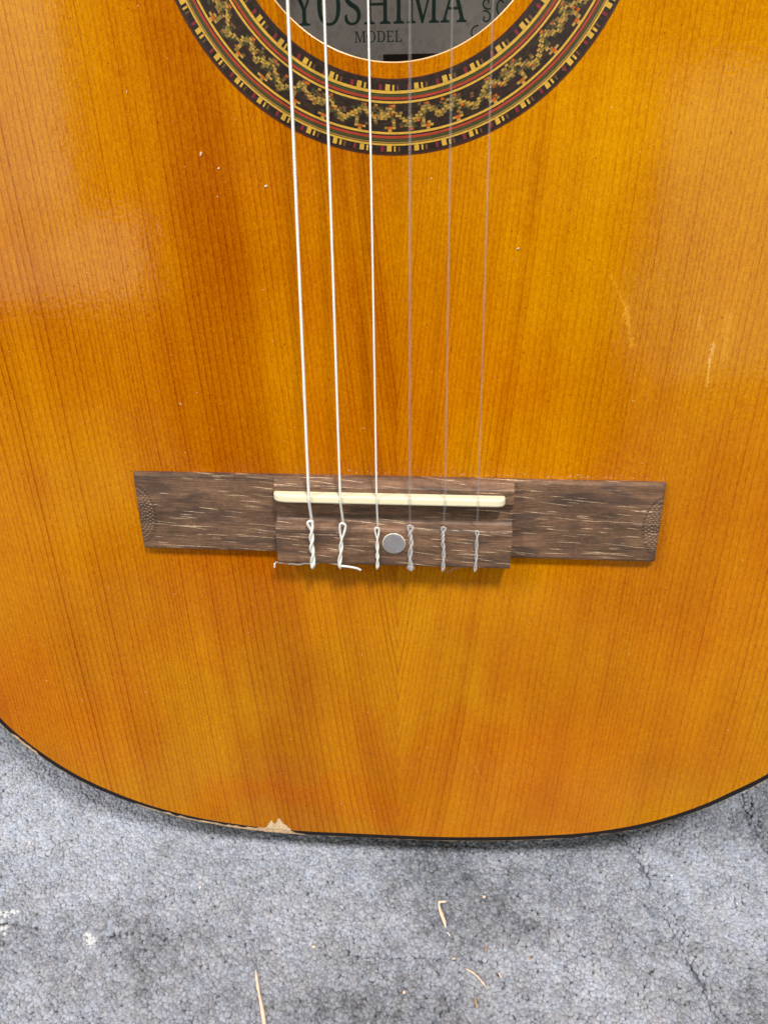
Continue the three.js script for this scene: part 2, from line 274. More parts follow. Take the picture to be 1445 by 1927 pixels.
// --- rosette: inlaid rings, blocks and mosaic
{
  const arc = (r0, r1, z0, z1, n = 360) => { // a flat ring with outer and inner edges
    const prof4 = [[r0, z0], [r0, z1], [r1, z1], [r1, z0]];
    const rows = [];
    for (let k = 0; k < 3; k++) for (let e = 0; e < 2; e++) { const [r, z] = prof4[k + e]; rows.push(Array.from({ length: n }, (_, i) => { const a = (i / n) * Math.PI * 2; return [(HX + Math.cos(a) * r) * MM, (HY + Math.sin(a) * r) * MM, z * MM]; })); }
    const gs = [0, 2, 4].map((k) => gridGeo([rows[k], rows[k + 1]], false, true)); return mergeGeometries(gs);
  };
  const wenge = dataTex(1024, 1024, 3, true, (x, y, o) => { const u = x / 1024 - 0.5, v = y / 1024 - 0.5, r = Math.hypot(u, v) * 140, a = Math.atan2(v, u), n = vnoise(r * 2.6, a * 46, 501), m = hash(x, y, 502); o[0] = 26 + n * 26 + m * 10; o[1] = 18 + n * 18 + m * 8; o[2] = 13 + n * 15 + m * 7; });
  const ringUV = (g) => { const p = g.attributes.position, u = g.attributes.uv; for (let i = 0; i < p.count; i++) u.setXY(i, (p.getX(i) / MM - HX) / 140 + 0.5, (p.getY(i) / MM - HY) / 140 + 0.5); return g; };
  const gloss = { roughness: 0.3 };
  const rosette = gpart('rosette', ringUV(arc(47.2, 66.9, -0.4, 0.03)), phy({ map: wenge, ...gloss }), 'dark inlaid ring of coloured wood mosaic around the sound hole');
  const C = { yellow: lin(0.62, 0.36, 0.045), dull: lin(0.3, 0.17, 0.04), green: lin(0.055, 0.062, 0.018), red: lin(0.36, 0.045, 0.022), crimson: lin(0.2, 0.018, 0.03), gold: lin(0.46, 0.27, 0.05), olive: lin(0.25, 0.16, 0.035), orange: lin(0.52, 0.1, 0.008), brown: lin(0.16, 0.075, 0.03), black: lin(0.016, 0.011, 0.009), rim: lin(0.07, 0.02, 0.01) };
  const speck = dataTex(256, 256, 1, false, (x, y, o) => { o[0] = 190 + 60 * vnoise(x * 0.21, y * 0.21, 511) + 5 * hash(x, y, 512); }, THREE.RepeatWrapping);
  const mats = Object.fromEntries(Object.entries(C).map(([k, c]) => [k, phy({ color: c, map: speck, ...gloss })]));
  const sub = (name, geo, mat) => part(name, geo, mat, rosette);
  const line = (r0, r1, c) => { const g = arc(r0, r1, -0.3, 0.07); const u = g.attributes.uv; for (let i = 0; i < u.count; i++) u.setXY(i, u.getX(i) * 40, u.getY(i) * 40); sub('inlay_line', g, mats[c]); };
  line(47.15, 47.5, 'rim');
  line(50.2, 50.95, 'yellow'); line(51.15, 51.78, 'green'); line(51.82, 52.5, 'red'); line(52.86, 53.42, 'yellow');
  line(60.8, 61.4, 'yellow'); line(61.8, 62.48, 'red'); line(62.56, 63.2, 'green'); line(63.36, 63.74, 'dull'); line(63.88, 64.36, 'yellow'); line(66.55, 66.98, 'rim');
  // one tile: an annular sector with a little thickness
  const tile = (r0, r1, a0, a1, z) => {
    const P = (r, a, zz) => [(HX + Math.cos(a) * r) * MM, (HY + Math.sin(a) * r) * MM, zz * MM];
    const q = [P(r0, a0, z), P(r1, a0, z), P(r1, a1, z), P(r0, a1, z)], b = [P(r0, a0, -0.1), P(r1, a0, -0.1), P(r1, a1, -0.1), P(r0, a1, -0.1)], pos = [], uv = [];
    const quad = (p, s, t, w) => { for (const k of [p, s, t, p, t, w]) { pos.push(...k); uv.push(k[0] * 60, k[1] * 60); } };
    quad(q[0], q[1], q[2], q[3]); for (let k = 0; k < 4; k++) quad(b[k], b[(k + 1) % 4], q[(k + 1) % 4], q[k]);
    const g = new THREE.BufferGeometry(); g.setAttribute('position', new THREE.Float32BufferAttribute(pos, 3)); g.setAttribute('uv', new THREE.Float32BufferAttribute(uv, 2)); g.computeVertexNormals(); return g;
  };
  const stuff = {}; const put = (c, g) => (stuff[c] ??= []).push(g);
  seed = 4242;
  const border = (count, r0, r1, phase, dir) => {
    for (let k = 0; k < count; k++) {
      const a = (k / count) * Math.PI * 2 + phase, s = (mm) => (dir * mm) / ((r0 + r1) / 2), j = () => rr(-0.06, 0.06), seen = Math.sin(a) < -0.1;
      const cut = (x0, x1, d = 0) => tile(r0 + (dir > 0 ? 0 : 0) + d, r1 + j(), Math.min(a + s(x0), a + s(x1)), Math.max(a + s(x0), a + s(x1)), 0.06);
      const big = cut(0 + j(), 1.3 + j(), j()), red = cut(-1.85 + j(), -1.05 + j(), 0.1);
      if (seen) { sub('inlay_block', big, mats.yellow); sub('inlay_block', red, mats.crimson); } else { put('yellow', big); put('crimson', red); }
      put('yellow', cut(2.0 + j(), 2.55 + j(), 0.15)); put('brown', cut(3.3 + j(), 3.75 + j(), 0.3)); put('black', cut(4.4, 4.9)); put('black', cut(5.6, 6.0)); put('black', cut(1.4, 1.9));
    }
  };
  border(38, 48.55, 50.15, THREE.MathUtils.degToRad(-93.3), 1); border(51, 64.4, 65.95, THREE.MathUtils.degToRad(-92.2), 1);
  // mosaic: rows from the inside (0) to the outside (11), columns along the ring; one period holds two crosses
  const pat = [];
  const pset = (c, r, k, tall = 1) => pat.push([c, r, k, tall]);
  const cross = (c, f) => { pset(c, 8, 'orange', 1.5); pset(c - 1, 8.1, 'yellow'); pset(c + 1, 8.1, 'yellow'); pset(c, 9.15, 'yellow'); pset(c + f, 7.1, 'olive'); pset(c + f, 6.2, 'yellow'); pset(c + f, 5.3, 'olive'); pset(c + f * 0.6, 4.4, 'green'); pset(c, 3.4, 'green'); };
  cross(0, 1); cross(10, -1);
  for (const [c, r] of [[1.6, 2.7], [2.6, 3.7], [3.5, 4.7], [4.4, 5.5], [5.4, 5.8], [6.4, 5.0], [7.3, 4.0], [8.2, 3.0], [9.1, 2.1]]) { pset(c, r, 'yellow'); pset(c + 0.3, r + 0.95, rnd() < 0.7 ? 'yellow' : 'olive'); if (c > 2 && c < 9) pset(c - 0.2, r + 1.9, rnd() < 0.5 ? 'green' : 'olive'); if (rnd() < 0.6) pset(c, r - 0.95, 'green'); }
  for (const [c, r] of [[11, 2.2], [11.9, 3.0], [12.8, 4.0], [13.7, 4.7], [14.6, 3.8], [15.5, 3.0], [16.4, 3.9], [17.2, 3.0]]) { pset(c, r, 'yellow'); if (rnd() < 0.75) pset(c + 0.3, r + 0.95, rnd() < 0.5 ? 'yellow' : 'olive'); if (rnd() < 0.8) pset(c, r - 0.95, rnd() < 0.5 ? 'green' : 'olive'); }
  for (const c of [0, 10]) { pset(c, 0.2, 'brown'); pset(c + 0.6, 0.2, 'orange'); pset(c, 1.15, 'yellow'); pset(c + 0.9, 1.15, 'brown'); pset(c - 0.3, 2.2, 'olive'); pset(c + 0.8, 2.2, 'yellow'); pset(c - 0.8, 1.2, 'olive'); }
  pset(14.4, 1.2, 'brown'); pset(15.2, 1.8, 'brown'); pset(5, 3.2, 'brown'); pset(13.5, 2.2, 'green');
  const PER = 18, colW = 1.13, rowH = 0.715, r0 = 53.6, aPer = THREE.MathUtils.degToRad(19.05), nPer = Math.round((Math.PI * 2) / aPer);
  for (let k = 0; k < nPer; k++) for (const [c, r, col, tall] of pat) {
    const a0 = THREE.MathUtils.degToRad(-91.5) + ((k - 6) * Math.PI * 2) / nPer, aw = (Math.PI * 2) / nPer / PER, ca = a0 + c * aw, rad = r0 + r * rowH;
    if (rnd() < 0.04) continue;
    if (rnd() < 0.6) { const rq = rad + rowH * (rnd() < 0.5 ? -1 : 1), cq = ca + aw * rr(-0.8, 0.8); if (rq > 53.5 && rq < 60) put(['brown', 'green', 'orange', 'dull', 'brown', 'gold'][Math.floor(rnd() * 6)], tile(rq, rq + rowH * 0.85, cq - aw * 0.45, cq + aw * 0.45, 0.048)); }
    put(col === 'yellow' ? (rnd() < 0.14 ? 'olive' : 'gold') : col, tile(rad + rr(0, 0.08), rad + rowH * tall * rr(0.84, 0.96), ca - aw * rr(0.42, 0.5), ca + aw * rr(0.42, 0.5), 0.055 + rr(0, 0.02)));
  }
  for (const [c, list] of Object.entries(stuff)) { const m = sub('mosaic_tile', mergeGeometries(list), mats[c]); m.userData.kind = 'stuff'; }
}

// --- bridge
const mBridge = (() => {
  const W = 2048, H = 512, sx = 190, sy = 47.5; // mm
  const hgt = new Float32Array(W * H), col = new Float32Array(W * H);
  seed = 31;
  for (let k = 0; k < 430; k++) { // open pores, most drawn pale, the rest dark
    const x0 = rnd() * W, y0 = rnd() * H, L = rr(18, 100) * (rnd() < 0.25 ? 1.9 : 1), w = rr(0.6, 1.2), sl = rr(0.0, 0.13) * -1, pale = rnd() < 0.72 ? rr(0.8, 1.2) : -rr(0.3, 0.7);
    for (let s = 0; s < L; s++) { const x = Math.floor(x0 + s), yc = y0 + s * sl + (vnoise(s * 0.07, k, 601) - 0.5) * 1.1, ww = w * Math.sin((s / L) * Math.PI) ** 0.5; for (let y = Math.floor(yc - 2); y <= yc + 2; y++) { const e = Math.abs(y + 0.5 - yc); if (e > ww + 0.5 || x >= W || y < 0 || y >= H) continue; const m = clamp(ww + 0.5 - e, 0, 1) * lerp(0.4, 1, vnoise(s * 0.2, k * 3.1, 602)), i = y * W + x; if (Math.abs(pale * m) > Math.abs(col[i])) col[i] = pale * m; hgt[i] = Math.max(hgt[i], m); } }
  }
  // stamped dots in a half moon at each end, highlight and shade painted in
  for (const side of [-1, 1]) for (let R = 2; R < 7.6; R += 1.05) { const n = Math.round(R * 3.1); for (let k = 0; k <= n; k++) { // stamped flecks, row beside row, bounded by an arched line
    const a = lerp(-1.45, 1.45, k / n), u = side * (92.2 - R * 0.92 * Math.cos(a)), v = -10.6 + R * 1.55 * Math.sin(a), px = (u / sx + 0.5) * W, py = ((v + 34) / sy) * H, last = R > 7.1;
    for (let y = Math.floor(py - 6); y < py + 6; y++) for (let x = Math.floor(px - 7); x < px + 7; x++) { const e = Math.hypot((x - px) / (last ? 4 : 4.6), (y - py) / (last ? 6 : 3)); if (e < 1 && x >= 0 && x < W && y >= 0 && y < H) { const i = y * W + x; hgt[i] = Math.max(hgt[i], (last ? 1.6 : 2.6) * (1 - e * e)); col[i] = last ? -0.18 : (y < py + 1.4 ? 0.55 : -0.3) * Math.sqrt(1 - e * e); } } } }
  const map = dataTex(W, H, 3, true, (x, y, o) => {
    const u = (x / W - 0.5) * sx, v = (y / H) * sy - 35, wv = (vnoise(u / 30, v / 8, 611) - 0.5) * 5;
    const st = fbm(u / 22, (v + wv) * 0.3, 612, 4), fine = vnoise(u / 6, (v + wv) * 4.5, 614), dark = sstep(0.56, 0.76, fbm(u / 15 + 9, (v + wv) / 3.4, 617, 4)), n = hash(x, y, 618) - 0.5, mo = vnoise(u * 1.1, v * 1.3, 619);
    let k = 0.66 + st * 0.6 + (fine - 0.5) * 0.3 + n * 0.1 + (mo - 0.5) * 0.16;
    let r = 108 * k, g = 81 * k, b = 63 * k;
    r = lerp(r, 58, dark * 0.5); g = lerp(g, 46, dark * 0.5); b = lerp(b, 44, dark * 0.5);
    const c = col[y * W + x];
    if (c > 0) { const q = Math.min(1, c); r = lerp(r, 246, q); g = lerp(g, 218, q); b = lerp(b, 178, q); } else if (c < 0) { r = lerp(r, 40, -c); g = lerp(g, 30, -c); b = lerp(b, 26, -c); }
    o[0] = r; o[1] = g; o[2] = b;
  });
  const bump = dataTex(W, H, 1, false, (x, y, o) => { const u = (x / W) * sx, v = (y / H) * sy; o[0] = 205 - hgt[y * W + x] * 62 + (vnoise(u / 3, v * 5, 621) - 0.5) * 22 + (hash(x, y, 622) - 0.5) * 8; });
  return phy({ map, bumpMap: bump, bumpScale: 0.00055, roughness: 0.52, specularIntensity: 0.8 });
})();
const bridgeUV = (g) => { const p = g.attributes.position, u = g.attributes.uv; for (let i = 0; i < p.count; i++) u.setXY(i, p.getX(i) / MM / 190 + 0.5, (p.getY(i) / MM - p.getZ(i) / MM * 0.35 + 35) / 47.5); return g; };
function sweepX(profile, xs, shade = 0.35) { // profile [[v,z]...] swept along x; xs: [[x, dz, dv]...]; ends closed
  const gs = [];
  for (let k = 0; k < profile.length - 1; k++) { // separate strips keep the creases crisp
    gs.push(gridGeo(xs.map(([x, f = 1]) => [profile[k], profile[k + 1]].map(([v, z]) => [x * MM, v * MM, z * f * MM]))));
  }
  for (const e of [0, xs.length - 1]) {
    const [x, f = 1] = xs[e], sh = new THREE.Shape(profile.map(([v, z]) => new THREE.Vector2(v * MM, z * f * MM))), g = new THREE.ShapeGeometry(sh), p = g.attributes.position;
    for (let i = 0; i < p.count; i++) p.setXYZ(i, x * MM, p.getX(i), p.getY(i));
    g.computeVertexNormals(); gs.push(g);
  }
  return mergeGeometries(gs.map((g) => { const q = g.index ? g.toNonIndexed() : g; q.computeVertexNormals(); return q; }));
}
{
  const bridge = new THREE.Group(); bridge.name = 'bridge'; bridge.position.copy(OFF); guitar.add(bridge); bridge.userData.label = 'dark rosewood bridge with a stepped tie block';
  const sub = (n, g, m, l) => part(n, g, m, bridge, l);
  const blockP = [[5.0, 0], [5.3, 3.2], [4.9, 4.0], [3.3, 6.6], [2.9, 6.95], [-1.9, 6.95], [-2.15, 6.4], [-3.4, 4.8], [-5, 4.3], [-8.4, 4.3], [-9.6, 4.6], [-10.5, 5.3], [-11.6, 7.6], [-12.0, 8.05], [-12.7, 8.3], [-13.6, 8.34], [-13.75, 8.2], [-25.3, 8.2], [-25.9, 7.9], [-26.15, 7.2], [-26.2, 0]];
  const bx = []; for (let x = -40.9; x <= 40.91; x += 40.9 / 8) bx.push([x]);
  sub('bridge_block', bridgeUV(sweepX(blockP, bx)), mBridge, 'raised middle of the bridge with saddle slot and tie block');
  const wingP = [[4.9, 0], [5.2, 2.0], [4.9, 2.6], [4.2, 2.85], [-23.6, 2.85], [-24.3, 2.6], [-24.6, 2.0], [-24.6, 0]];
  sub('bridge_wing', bridgeUV(sweepX(wingP, [[-91.8, 0.72], [-91.3, 0.9], [-90.4, 1], [-70, 1], [-44, 1], [-40.85, 1]])), mBridge, 'left wing of the bridge with stamped dots at its end');
  sub('bridge_wing', bridgeUV(sweepX(wingP, [[40.85, 1], [44, 1], [70, 1], [90.2, 1], [91.0, 0.9], [91.4, 0.72]])), mBridge, 'right wing of the bridge with stamped dots at its end');
  // saddle
  const s = new THREE.Shape(); const x0 = -40.9, x1 = 38.0, h0 = 5.9, h1 = 10.4;
  s.moveTo(x0 * MM, h0 * MM); s.lineTo(x1 * MM, h0 * MM); s.lineTo(x1 * MM, (h1 - 3) * MM); s.quadraticCurveTo(x1 * MM, h1 * MM, (x1 - 3.6) * MM, h1 * MM); s.lineTo((x0 + 5.5) * MM, h1 * MM); s.quadraticCurveTo((x0 + 0.3) * MM, (h1 - 0.1) * MM, x0 * MM, (h1 - 3.2) * MM); s.closePath();
  const sg = new THREE.ExtrudeGeometry(s, { depth: 1.3 * MM, bevelEnabled: true, bevelThickness: 0.85 * MM, bevelSize: 0.8 * MM, bevelOffset: -0.8 * MM, bevelSegments: 6, curveSegments: 12 });
  sg.rotateX(Math.PI / 2); // z of the extrusion becomes -v
  const sp2 = sg.attributes.position; for (let i = 0; i < sp2.count; i++) { const y = sp2.getY(i), z = sp2.getZ(i); sp2.setXYZ(i, sp2.getX(i), y + 0.4 * MM, -z < 0 ? z : z); }
  // after rotateX(+90): (x, y, z) -> (x, -z, y): depth runs to -v, height to +z
  const su = sg.attributes.uv; for (let i = 0; i < su.count; i++) su.setXY(i, sp2.getX(i) * 25, sp2.getY(i) * 25 + sp2.getZ(i) * 25);
  const bone = dataTex(512, 128, 3, true, (x, y, o) => { const n = fbm(x * 0.008, y * 0.02, 631, 4), s2 = sstep(0.9, 0.97, vnoise(x * 0.03, y * 0.3, 635)) * vnoise(x * 0.2, y * 0.3, 636) * 0.6; o[0] = 222 + n * 14 - s2 * 60; o[1] = 213 + n * 14 - s2 * 70; o[2] = 178 + n * 22 - s2 * 70; }, THREE.RepeatWrapping);
  sub('saddle', sg, phy({ map: bone, roughness: 0.38 }), 'cream coloured bone saddle');
  // pearl dot
  const lathe = (pts) => { const g = new THREE.LatheGeometry(pts.map(([r, z]) => new THREE.Vector2(r * MM, z * MM)), 64); g.rotateX(Math.PI / 2); g.translate(0.45 * MM, -17.05 * MM, 8.2 * MM); return g; };
  const pearl = dataTex(128, 128, 3, true, (x, y, o) => { const n = fbm(x * 0.05, y * 0.05, 641, 4), w = sstep(0.86, 0.95, vnoise(x * 0.2, y * 0.2, 645)); o[0] = 122 + n * 20 + w * 24; o[1] = 119 + n * 20 + w * 24; o[2] = 123 + n * 20 + w * 24; });
  const dot = sub('bridge_dot', lathe([[0, 0.42], [3.4, 0.4], [3.75, 0.34]].reverse()), phy({ map: pearl, roughness: 0.22 }), 'round grey pearl dot set in the tie block');
  part('dot_rim', lathe([[3.75, 0.34], [3.92, 0.24], [4.0, 0.08], [4.0, -0.2]].reverse()), phy({ color: lin(0.62, 0.58, 0.5), roughness: 0.3 }), dot);
}

// --- strings
const mWound = phy({ color: lin(0.88, 0.865, 0.83), metalness: 0.25, roughness: 0.4 });
const mNylon = phy({ color: lin(0.93, 0.93, 0.94), transmission: 0.96, thickness: 0, ior: 1.5, roughness: 0.16 });
const mKnot = phy({ color: lin(0.95, 0.95, 0.96), transmission: 0.78, thickness: 0, ior: 1.6, roughness: 0.15 });
const S = [ // u at hole (v=144, z=7), u at saddle, u at lip, u at the bottom of the knot, radius, crossings (v), loop half width
  { r: 0.51, uh: -26.9, us: -28.1, ul: -28.2, ub: -28.2, top: -9.4, cr: [-13.2, -17.6, -22.0], a: 0.85, sway: 0.5, wound: 1, pitch: 0.36 },
  { r: 0.42, uh: -17.2, us: -17.4, ul: -17.2, ub: -18.7, top: -10.2, cr: [-16.4, -21.2], a: 1.0, sway: 0.35, wound: 1, pitch: 0.3 },
  { r: 0.34, uh: -5.5, us: -5.1, ul: -5.3, ub: -5.3, top: -11.3, cr: [-15.8, -20.3, -23.4], a: 0.7, sway: 0.1, wound: 1, pitch: 0.26 },
  { r: 0.47, uh: 5.5, us: 6.0, ul: 6.0, ub: 6.2, top: -10.2, cr: [-12.4, -14.6, -17.6, -22.6], a: 0.85, sway: 0.9 },
  { r: 0.39, uh: 16.6, us: 17.8, ul: 17.4, ub: 17.7, top: -10.4, cr: [-12.0, -13.6, -15.2, -18.5, -22.6], a: 0.65, sway: 0.7 },
  { r: 0.34, uh: 27.2, us: 28.8, ul: 28.9, ub: 29.0, top: -11.4, cr: [-13.6, -19.0, -22.8], a: 0.5, sway: 0.5 },
];
S.forEach((s, k) => {
  const zs = 10.4 + s.r, pts = [], mat = s.wound ? mWound : mNylon, du = (s.us - s.uh) / 144;
  // from the nut over the hole to the saddle, over it and down into the hole of the tie block
  const far = 640, step = s.wound ? s.pitch / 4 : 2;
  const line = (v) => [s.us - du * v, v, zs - (2.6 * v) / 216];
  for (let v = far; v > 215; v -= 25) pts.push(line(v));
  for (let v = 210; v > 0.2; v -= step) pts.push(line(v));
  for (let i = 0; i <= 8; i++) { const t = i / 8; pts.push([s.us, 0.2 - 1.5 * t, zs - 0.04 - 0.25 * t * t]); }
  const n0 = Math.ceil(11 / (s.wound ? step : 0.8)); for (let i = 1; i <= n0; i++) { const t = i / n0; pts.push([lerp(s.us, s.ul, t), lerp(-1.3, -12.4, t), lerp(zs - 0.3, 6.0, t)]); }
  const P = pts.map((p) => V(p[0] * MM, p[1] * MM, p[2] * MM));
  const rad = s.wound ? (_, i) => (i > 16 ? s.r * (0.84 + 0.18 * Math.abs(Math.sin((i * Math.PI) / 4))) : s.r) * MM : s.r * MM;
  const str = gpart(s.wound ? 'wound_string' : 'nylon_string', tube(P, rad, s.wound ? 8 : 12), mat, ['thickest silver wound bass string, leftmost', 'second silver wound bass string', 'thinnest silver wound string, third from the left', 'thickest clear nylon string, fourth from the left', 'clear nylon string, second from the right', 'thinnest clear nylon string, rightmost'][k]);
  // knot: the tail comes back over the block, loops round the string and twists on itself
  const zc = 8.35 + s.r * 1.9, bot = -25.6, cr = s.cr;
  const phase = (v) => { let a = s.top, pa = Math.PI / 2; for (let i = 0; i < cr.length; i++) { const pb = Math.PI * (i + 1); if (v >= cr[i]) return lerp(pa, pb, clamp((v - a) / (cr[i] - a), 0, 1)); a = cr[i]; pa = pb; } return pa + (Math.PI * 0.8 * (a - v)) / 4.2; };
  const centre = (v) => lerp(s.ul, s.ub, clamp((v - s.top) / (bot - s.top), 0, 1)) + s.sway * (vnoise(v * 0.32, k * 7.7, 701) - 0.5);
  const strand = (sign) => { const out = []; for (let v = s.top; v >= bot; v -= 0.35) { const f = phase(v), loop = 1 - sstep(s.top - (s.top - cr[0]) * 0.7, cr[0] - 0.2, -(-v)), tl = clamp((v - s.top) / (cr[0] - s.top), 0, 1), amp = lerp(s.a, s.r * 0.98, sstep(0.3, 1.3, tl + (v < cr[0] ? 1 : 0))); out.push([centre(v) + sign * amp * Math.sin(f), v, zc + sign * s.r * 0.95 * -Math.cos(f) * sstep(0, 1, (s.top - v) / 2.5)]); } return out; };
  const A = strand(-1), B = strand(1), archTop = s.top + s.a * 0.9;
  const arch = [[s.ul - s.a * 0.72, s.top + s.a * 0.55, zc + 0.05], [s.ul, archTop, zc + 0.15], [s.ul + s.a * 0.72, s.top + s.a * 0.55, zc + 0.05]];
  const ea = A[A.length - 1], eb = B[B.length - 1], wr = s.r * 0.9;
  const tailA = [[ea[0] * 0.6 + s.ub * 0.4, -26.3 - wr * 0.7, zc - 0.3], [ea[0] * 0.3 + s.ub * 0.7, -26.6 - wr, zc - 1.6], [s.ub, -26.5 - wr, zc - 3.4]];
  const tailB = [[eb[0] * 0.7 + s.ub * 0.3, -26.4 - wr * 0.9, zc + 0.05], [eb[0] * 0.55 + s.ub * 0.45, -26.9 - wr * 1.4, zc - 1.0], [s.ub + 0.3, -26.5 - wr, zc - 2.6]];
  const path = [...tailA.reverse(), ...[...A].reverse(), ...arch, ...B, ...tailB];
  part('tie_knot', tube(spline(path, 420), s.r * MM * (s.wound ? 0.98 : 0.92), 10), s.wound ? mat : mKnot, str);
  const tail = (pp, r, n = 60) => part('string_tail', tube(spline(pp, n), r * MM, 8), mat, str);
  if (k === 0) {
    tail([[-28.6, -26.7, 7.0], [-30, -26.8, 6.6], [-32, -27.2, 5.9], [-34, -28, 5.4], [-36.4, -27.9, 5.2], [-37.9, -28.0, 5.2]], 0.34);
    const w = []; for (let i = 0; i <= 60; i++) { const t = i / 60; w.push([-37.8 - 4.6 * t, -28 + 0.55 * t + 0.26 * Math.sin(t * 40), 5.2 + 0.26 * Math.cos(t * 40)]); } w.push([-42.9, -28.2, 5]);
    tail(w, 0.09, 300); tail([[-42.9, -28.1, 5.0], [-43.05, -28.9, 4.9], [-43.1, -29.8, 4.9]], 0.36, 12);
  }
  if (k === 1) {
    tail([[-18.6, -26.8, 6.6], [-20.5, -27.0, 6.0], [-22.5, -26.9, 5.6], [-24.5, -26.5, 5.8], [-26.5, -26.6, 6.0], [-28, -26.8, 6.2]], 0.36);
    tail([[-18.5, -26.5, 8.4], [-16.8, -26.7, 8.2], [-14.8, -27.3, 7.6], [-13, -28.0, 7.0], [-11.6, -29.0, 6.4]], 0.46);
  }
  if (k === 4) tail([[27.5, -26.4, 4.6], [25.6, -26.9, 4.6], [22.5, -28.1, 4.4], [18.9, -30.0, 4.2]], 0.4);
  if (k === 3) { const ring = []; for (let i = 0; i <= 24; i++) { const a = (i / 24) * Math.PI * 2; ring.push([s.ub + Math.cos(a) * 0.95, -26.7 + Math.sin(a) * 0.95, 7.9 + 0.5 * Math.sin(a)]); } part('tie_loop', tube(spline(ring, 80), 0.47 * MM, 10, false), mKnot, str); }
});

// --- neck and fingerboard above the hole (out of the picture), so that the strings end on something
{
  const g1 = new THREE.BoxGeometry(0.06, 0.434, 0.006); g1.translate(0, 0.216 + 0.217, 0.003);
  gpart('fingerboard', g1, std({ color: lin(0.03, 0.02, 0.015), roughness: 0.5 }));
  const g2 = new THREE.CylinderGeometry(0.027, 0.03, 0.32, 24, 1, false, Math.PI / 2, Math.PI); g2.scale(1, 1, 0.7); g2.translate(0, 0.488, 0); g2.rotateY(0);
  gpart('neck', g2, phy({ color: lin(0.2, 0.08, 0.03), roughness: 0.3 }));
}

// ---------------------------------------------------------------- carpet
const floor = new THREE.Mesh(new THREE.PlaneGeometry(5, 5, 1, 1), null);
{
  const t = dataTex(1024, 1024, 3, true, (x, y, o) => { const n = fbm(x * 0.35, y * 0.35, 801, 2), m = fbm(x * 0.02, y * 0.02, 803, 3), k = 0.62 + n * 0.55 + (m - 0.5) * 0.25; o[0] = 120 * k; o[1] = 122 * k; o[2] = 130 * k; });
  t.repeat.set(8, 8); t.wrapS = t.wrapT = THREE.RepeatWrapping;
  floor.material = std({ map: t, roughness: 1, bumpMap: t, bumpScale: 0.002 });
  floor.rotation.x = -Math.PI / 2; floor.position.y = -0.003; floor.receiveShadow = true; floor.name = 'carpet'; floor.userData = { kind: 'structure', label: 'grey cut pile carpet' }; scene.add(floor);
}
const segDist = (x, z, pl) => { let d = 1e9, sgn = 0; for (let i = 0; i < pl.length - 1; i++) { const [a, b] = pl[i], [c, e] = pl[i + 1], dx = c - a, dz = e - b, t = clamp(((x - a) * dx + (z - b) * dz) / (dx * dx + dz * dz), 0, 1), px = x - a - dx * t, pz = z - b - dz * t, q = Math.hypot(px, pz); if (q < d) { d = q; sgn = Math.sign(dx * pz - dz * px); } } return [d, sgn]; };
